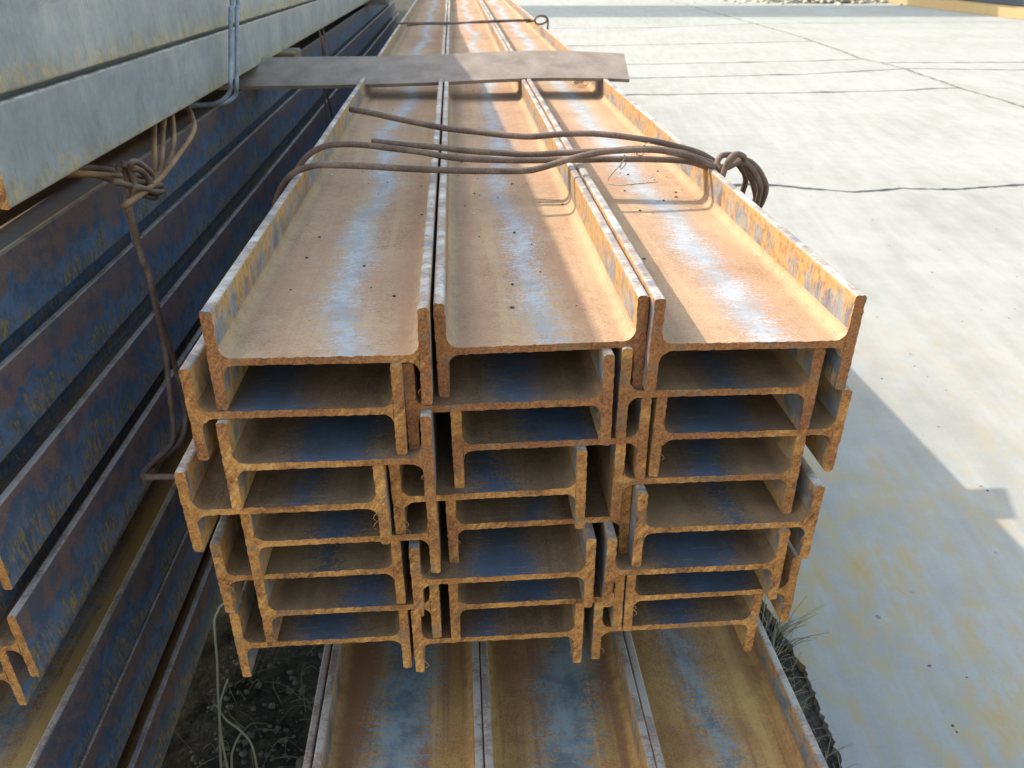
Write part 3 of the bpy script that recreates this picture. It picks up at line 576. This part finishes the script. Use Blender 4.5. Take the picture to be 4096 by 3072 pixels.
kn7=[(-0.3300,0.8356,0.7784),(-0.3320,0.8500,0.7774),(-0.3340,0.8708,0.7710),(-0.3360,0.8939,0.7588),(-0.3380,0.9090,0.7483),(-0.3400,0.8969,0.7444),(-0.3460,0.8863,0.7472),(-0.3520,0.8723,0.7509),(-0.3580,0.8563,0.7567),(-0.3640,0.8294,0.7692),(-0.3700,0.7964,0.7782),(-.42,.79,.78)]
kn8=[(-0.3300,0.8413,0.7730),(-0.3294,0.8583,0.7657),(-0.3288,0.8700,0.7562),(-0.3281,0.8767,0.7460),(-0.3275,0.8977,0.7405),(-0.3269,0.9010,0.7335),(-0.3263,0.8763,0.7384),(-0.3256,0.8427,0.7515),(-0.3250,0.8259,0.7576)]
kn9=[(-0.3300,0.8440,0.7480),(-0.3317,0.8664,0.7369),(-0.3333,0.8947,0.7282),(-0.3350,0.8898,0.7331),(-0.3367,0.8624,0.7456),(-0.3383,0.8299,0.7600),(-0.3400,0.8124,0.7661)]
kn10=[(-.42,.82,.775),(-0.3800,0.8347,0.7753),(-0.3730,0.8538,0.7703),(-0.3660,0.8737,0.7633),(-0.3590,0.8852,0.7545),(-0.3520,0.9099,0.7482),(-0.3450,0.9212,0.7418)]
def tuck(P):
    for i, k in ((0, 1.10), (1, 1.09), (2, 1.06), (3, 1.02)):
        x, y, z = P[i]; P[i] = (x*k, y*k, .97+(z-.97)*k)
for q in (kn1, kn2, kn3, kn4): tuck(q)
kt = empty('rod_tie', (-.34, .85, .75)); tag(kt, 'knotted rusty rod tie hanging under the pale bundle on the left stack', 'rod tie')
for q in (kn1, kn2, kn3): strand(q, parent=kt, mat=M_RODO)
o = strand(kn4, parent=kt, mat=M_RODO)
for q in (kn7, kn8, kn9, kn10, kn5, kn6): strand(q, parent=kt, mat=M_ROD, nm='strand')
# thin ties far back on the dark stack
for i, (ya, yb, lb) in enumerate(((2.55, 2.62, 'slanting dark rod far back on the dark stack, left of a pair'), (2.62, 2.48, 'slanting dark rod far back on the dark stack, right of a pair'))):
    P = [(-.415, ya, .80), (-.385, ya, .74), (-.392, (ya+yb)/2, .60), (-.380, yb, .45), (-.385, yb, .33)]
    tag(tube('tie_rod', P, .003, M_ROD), lb, 'rod')

# ---------------------------------------------------------------- grass, pebbles, dirt
def straw_mat(name, c):
    s = NT(name); co = s.n('TexCoord').outputs['Object']; a = s.noise(co, 40, 3)
    return s.fin(s.mix(a, tuple(q*0.7 for q in c), c), 0.7, 0, None, 0.3)
M_STRAW = straw_mat('dry_straw', (0.34, 0.30, 0.20)); M_GRASS = straw_mat('dry_grass', (0.30, 0.26, 0.17)); M_TWIG = straw_mat('dark_twig', (0.10, 0.09, 0.055))
stalks=[([(-.18,.72,.43),(-0.235,.71,.345),(-0.2818,0.7000,0.3108),(-0.2892,0.6975,0.3013),(-0.2936,0.6950,0.2927),(-0.2963,0.6925,0.2738),(-0.3005,0.6900,0.2294),(-0.3077,0.6875,0.1776),(-0.3144,0.6850,0.1230),(-0.3264,0.6825,0.0340),(-0.3354,0.6800,-0.09)],.0014,'tall kinked pale straw stalk between the stacks'),
        ([(-0.2933,0.6900,0.1988),(-0.3004,0.6880,0.1821),(-0.3071,0.6860,0.1622),(-0.3122,0.6800,0.1233),(-.316,.68,.05),(-.32,.68,-.09)],.0013,'short pale straw blade against the tall stalk'),
        ([(-0.3260,0.7000,0.1349),(-0.3166,0.6933,0.1511),(-0.3055,0.6867,0.1321),(-0.2899,0.6800,0.1214),(-0.2772,0.6733,0.1050),(-0.2732,0.6667,0.0830),(-0.2740,0.6600,0.0111),(-.275,.66,-.09)],.0013,'thin brown stalk arching over the dark soil'),
        ([(-0.3034,0.7200,0.0680),(-0.3134,0.7067,0.0541),(-0.3165,0.6933,0.0303),(-0.3207,0.6800,-0.09)],.0014,'low bent grass stalk by the tall straw')]
for P, r, lb in stalks:
    tag(tube('grass_stalk', P, r, M_STRAW if 'pale' in lb else M_GRASS, seg=6, taper=1.25), lb, 'grass stalk')
rg = random.Random(3)
def soilz(x, y): return -.085
vs, fs = [], []
for i in range(260):
    x = rg.uniform(-.42, -.10); y = rg.uniform(.35, 1.25); a = rg.uniform(0, 6.28); l = rg.uniform(.02, .09)
    p0 = Vector((x, y, -.085)); d = Vector((math.cos(a), math.sin(a), rg.uniform(.05, .9))).normalized()*l
    mid = p0+d*.5+Vector((rg.uniform(-.01, .01), rg.uniform(-.01, .01), .012)); e = p0+d+Vector((0, 0, -.01))
    tube_data([p0, mid, e], rg.uniform(.0004, .0011), 4, 3, .5, vs, fs)
tag(link('dry_grass', mesh('dry_grass', vs, fs, M_TWIG)), 'tangle of thin dry stems on the dark soil', 'dry grass', kind='stuff')
vs, fs = [], []
for i in range(600):
    t = rg.random(); y = .50+1.7*t**1.3; x = LX0(y)-.012+rg.gauss(0, .013)-.012*rg.random(); a = rg.uniform(0, 6.28); l = rg.uniform(.012, .04)
    p0 = Vector((x, y, -.018)); d = Vector((math.cos(a)*.6, math.sin(a)*.6, rg.uniform(.4, 1.0))).normalized()*(l+.02)
    tube_data([p0, p0+d*.55+Vector((0, 0, .006)), p0+d], rg.uniform(.0004, .001), 4, 3, .3, vs, fs)
tag(link('edge_grass', mesh('edge_grass', vs, fs, M_GRASS)), 'dry grass growing along the broken concrete edge', 'dry grass', kind='stuff')
for i, (x, y, lb) in enumerate(((.487, .91, 'larger tuft of dry grass spilling onto the concrete edge below the bundle corner'), (.483, .64, 'small dry grass tuft in the broken concrete edge near the lower right'))):
    vs, fs = [], []
    for k in range(34 if i == 0 else 22):
        a = rg.uniform(-1.2, 1.6) if i == 0 else rg.uniform(0, 6.28); l = rg.uniform(.02, .10 if i == 0 else .05)
        p0 = Vector((x+rg.gauss(0, .008), y+rg.gauss(0, .012), -.06)); d = Vector((math.cos(a), math.sin(a)*.6, rg.uniform(.3, .9))).normalized()*l
        tube_data([p0, p0+d*.5+Vector((0, 0, .05)), p0+d+Vector((0, 0, .055))], rg.uniform(.0006, .0014), 4, 3, .3, vs, fs)
    tag(link('grass_tuft', mesh('grass_tuft', vs, fs, M_GRASS)), lb, 'grass tuft')
def stone_mat(name, a, b):
    s = NT(name); co = s.n('TexCoord').outputs['Object']; n_ = s.noise(co, 90, 4)
    return s.fin(s.mix(n_, a, b), 0.9, 0, s.bump(n_, .4, .001), 0.2)
M_STONE = stone_mat('grey_stone', (0.05, 0.05, 0.046), (0.125, 0.12, 0.105)); M_DIRT = stone_mat('dark_dirt', (0.05, 0.04, 0.03), (0.12, 0.10, 0.07)); M_PALE = stone_mat('pale_grit', (0.45, 0.42, 0.36), (0.6, 0.57, 0.5))
def lump(c, r, rgx, vs, fs, flat=.7, sub=1):
    bm = bmesh.new(); bmesh.ops.create_icosphere(bm, subdivisions=sub, radius=r); b = len(vs)
    s_ = Vector((rgx.uniform(.7, 1.3), rgx.uniform(.7, 1.3), flat*rgx.uniform(.7, 1.2)))
    for v in bm.verts:
        q = v.co*(1+.28*mnoise.noise(v.co/r*1.3+Vector((c[0]*99, c[1]*99, 3)))); vs.append((c[0]+q.x*s_.x, c[1]+q.y*s_.y, c[2]+q.z*s_.z))
    for f in bm.faces: fs.append(tuple(b+v.index for v in f.verts))
    bm.free()
vs, fs = [], []
for i in range(1900):
    x = rg.uniform(-.42, -.08); y = rg.uniform(.30, 1.3); lump((x, y, -.083+rg.uniform(0, .008)), rg.choice((.001, .0015, .002, .0025, .004, .0055)), rg, vs, fs)
for i in range(500):
    y = rg.uniform(.45, 1.8); x = LX0(y)-rg.uniform(-.004, .05); lump((x, y, -.02+rg.uniform(0, .008)), rg.uniform(.0015, .006), rg, vs, fs)
tag(link('pebbles', mesh('pebbles', vs, fs, M_STONE, smooth=True)), 'small pebbles and clods strewn over the dark soil', 'pebbles', kind='stuff')
for i, (x, y, r, lb) in enumerate(((-.245, .775, .015, 'round grey stone on the dark soil, left of three'), (-.215, .79, .012, 'round grey stone on the dark soil, middle of three'), (-.188, .80, .014, 'round grey stone on the dark soil, right of three'))):
    vs, fs = [], []; lump((0, 0, 0), r, rg, vs, fs, .8, 2); o = link('stone', mesh('stone', vs, fs, M_STONE, smooth=True)); o.location = (x, y, -.078)
    tag(o, lb, 'stone', 'grey stones on the dark soil')
# grit lying in the webs of the top beams
vs, fs = [], []; v2, f2_ = [], []
for i in range(140):
    c = rg.choice((-.0968, .056, .2062)); z = {-.0968: .7238, .056: .7212, .2062: .7234}[c]+.0030
    if rg.random() < .55: y = rg.gauss(1.0, .16); 
    else: y = .52+2.0*rg.random()**1.2
    x = c+rg.uniform(-.062, .062)
    if c > .2 and rg.random() < .5: x = c+rg.uniform(-.01, .06); y = rg.choice((.86, .93, .98, 1.12, 1.22))+rg.gauss(0, .02)
    if y < .5: continue
    tl = {-.0968: -.5, .056: .9, .2062: -.5}[c]; z += (x-c)*math.tan(math.radians(tl))*1.0
    lump((x, y, z+.0004), rg.choice((.0006, .0008, .0011, .0017)), rg, *((vs, fs) if rg.random() < .75 else (v2, f2_)), .5, 1)
tag(link('dirt_crumbs', mesh('dirt_crumbs', vs, fs, M_DIRT, smooth=True)), 'dark crumbs of dirt scattered in the top webs', 'dirt', kind='stuff')
tag(link('pale_grit', mesh('pale_grit', v2, f2_, M_PALE, smooth=True)), 'pale grit scattered in the top webs', 'grit', kind='stuff')
vs, fs = [], []
for i in range(14): lump((.245+rg.gauss(0, .012), 1.74+rg.gauss(0, .025), .731+rg.uniform(0, .012)), rg.uniform(.003, .007), rg, vs, fs, .8)
tag(link('foam_crumbs', mesh('foam_crumbs', vs, fs, M_PALE, smooth=True)), 'pale crumbs of foam by the strip in the right column', 'foam scraps', kind='stuff')

# grit on the concrete
vs, fs = [], []
for i in range(200):
    y = .5+4.5*rg.random()**1.6; x = .56+2.6*rg.random()**1.3+.1*y; lump((x, y, .0008), rg.choice((.0010, .0014, .0018, .0026)), rg, vs, fs, .6)
tag(link('concrete_grit', mesh('concrete_grit', vs, fs, M_STONE, smooth=True)), 'loose grit scattered over the concrete', 'grit', kind='stuff')

# ---------------------------------------------------------------- far end of the yard
def plain(name, c, r=.8, m=0.):
    s = NT(name); co = s.n('TexCoord').outputs['Object']; n_ = s.noise(co, 6, 4)
    return s.fin(s.mix(n_, tuple(q*.75 for q in c), c), r, m, None, .3)
M_YEL = plain('yellow_rust', (0.36, 0.27, 0.14)); M_SHADE_GANTRY = plain('shade_gantry_paint', (0.42, 0.36, 0.12), .5)
def hb(loc, L, h, b, tf_, tw_, lb, grp, mt):
    e = empty('large_beam', loc); tag(e, lb, 'steel beam', grp, 'thing')
    box('flange', (-h/2+tf_/2, L/2, b/2), (tf_, L, b), mt, e, .003); box('flange', (h/2-tf_/2, L/2, b/2), (tf_, L, b), mt, e, .003)
    box('web', (0, L/2, b/2), (h-2*tf_-.001, L-.01, tw_), M_WEB, e, 0)
M_DKB = plain('dark_blue_steel', (.06, .075, .10))
hb((9.30, 12.6, .002), 10.5, .35, .15, .016, .012, 'yellow-rusted beam lying lowest at the far right of the yard', 'large beams lying beyond the concrete', M_YEL)
for i in range(4): hb((9.74+.03*(i % 2), 12.9+.1*i, .002+.155*i), 10, .40, .15, .016, .012, 'dark blue beam at the far right behind the yellow one, %s of its pile' % ('lowest', 'second', 'third', 'topmost')[i], 'large beams lying beyond the concrete', M_DKB)
vs, fs = [], []
for i in range(900):
    a = rg.uniform(0, 6.28); d = abs(rg.gauss(0, .55)); x = 7.9+math.cos(a)*d*1.5; y = 18.3+math.sin(a)*d*.7
    lump((x, y, max(0, .30-d*.28)*rg.uniform(.5, 1)), rg.uniform(.02, .07), rg, vs, fs)
tag(link('rubble_heap', mesh('rubble_heap', vs, fs, stone_mat('pale_rubble', (.34, .30, .20), (.50, .46, .34)), smooth=True)), 'heap of pale rubble at the far end of the yard', 'rubble', kind='stuff')
cr = empty('added_shade_gantry', (0, 18.8, 0)); tag(cr, 'unseen gantry added beyond view to cast a straight band of shade', 'shade caster')  # invented gantry, out of view; its girder supplies the far shadow band
box('shade_girder', (2, 0, 6.4), (44, 2.3, 1.5), M_SHADE_GANTRY, cr, .03)
for x in (-19, 23):
    for y in (-2.2, 2.2): box('added_leg', (x, y, 2.75), (.5, .5, 5.6), M_SHADE_GANTRY, cr, .02)
    box('added_carriage', (x, 0, .2), (.6, 6, .35), M_SHADE_GANTRY, cr, .02)
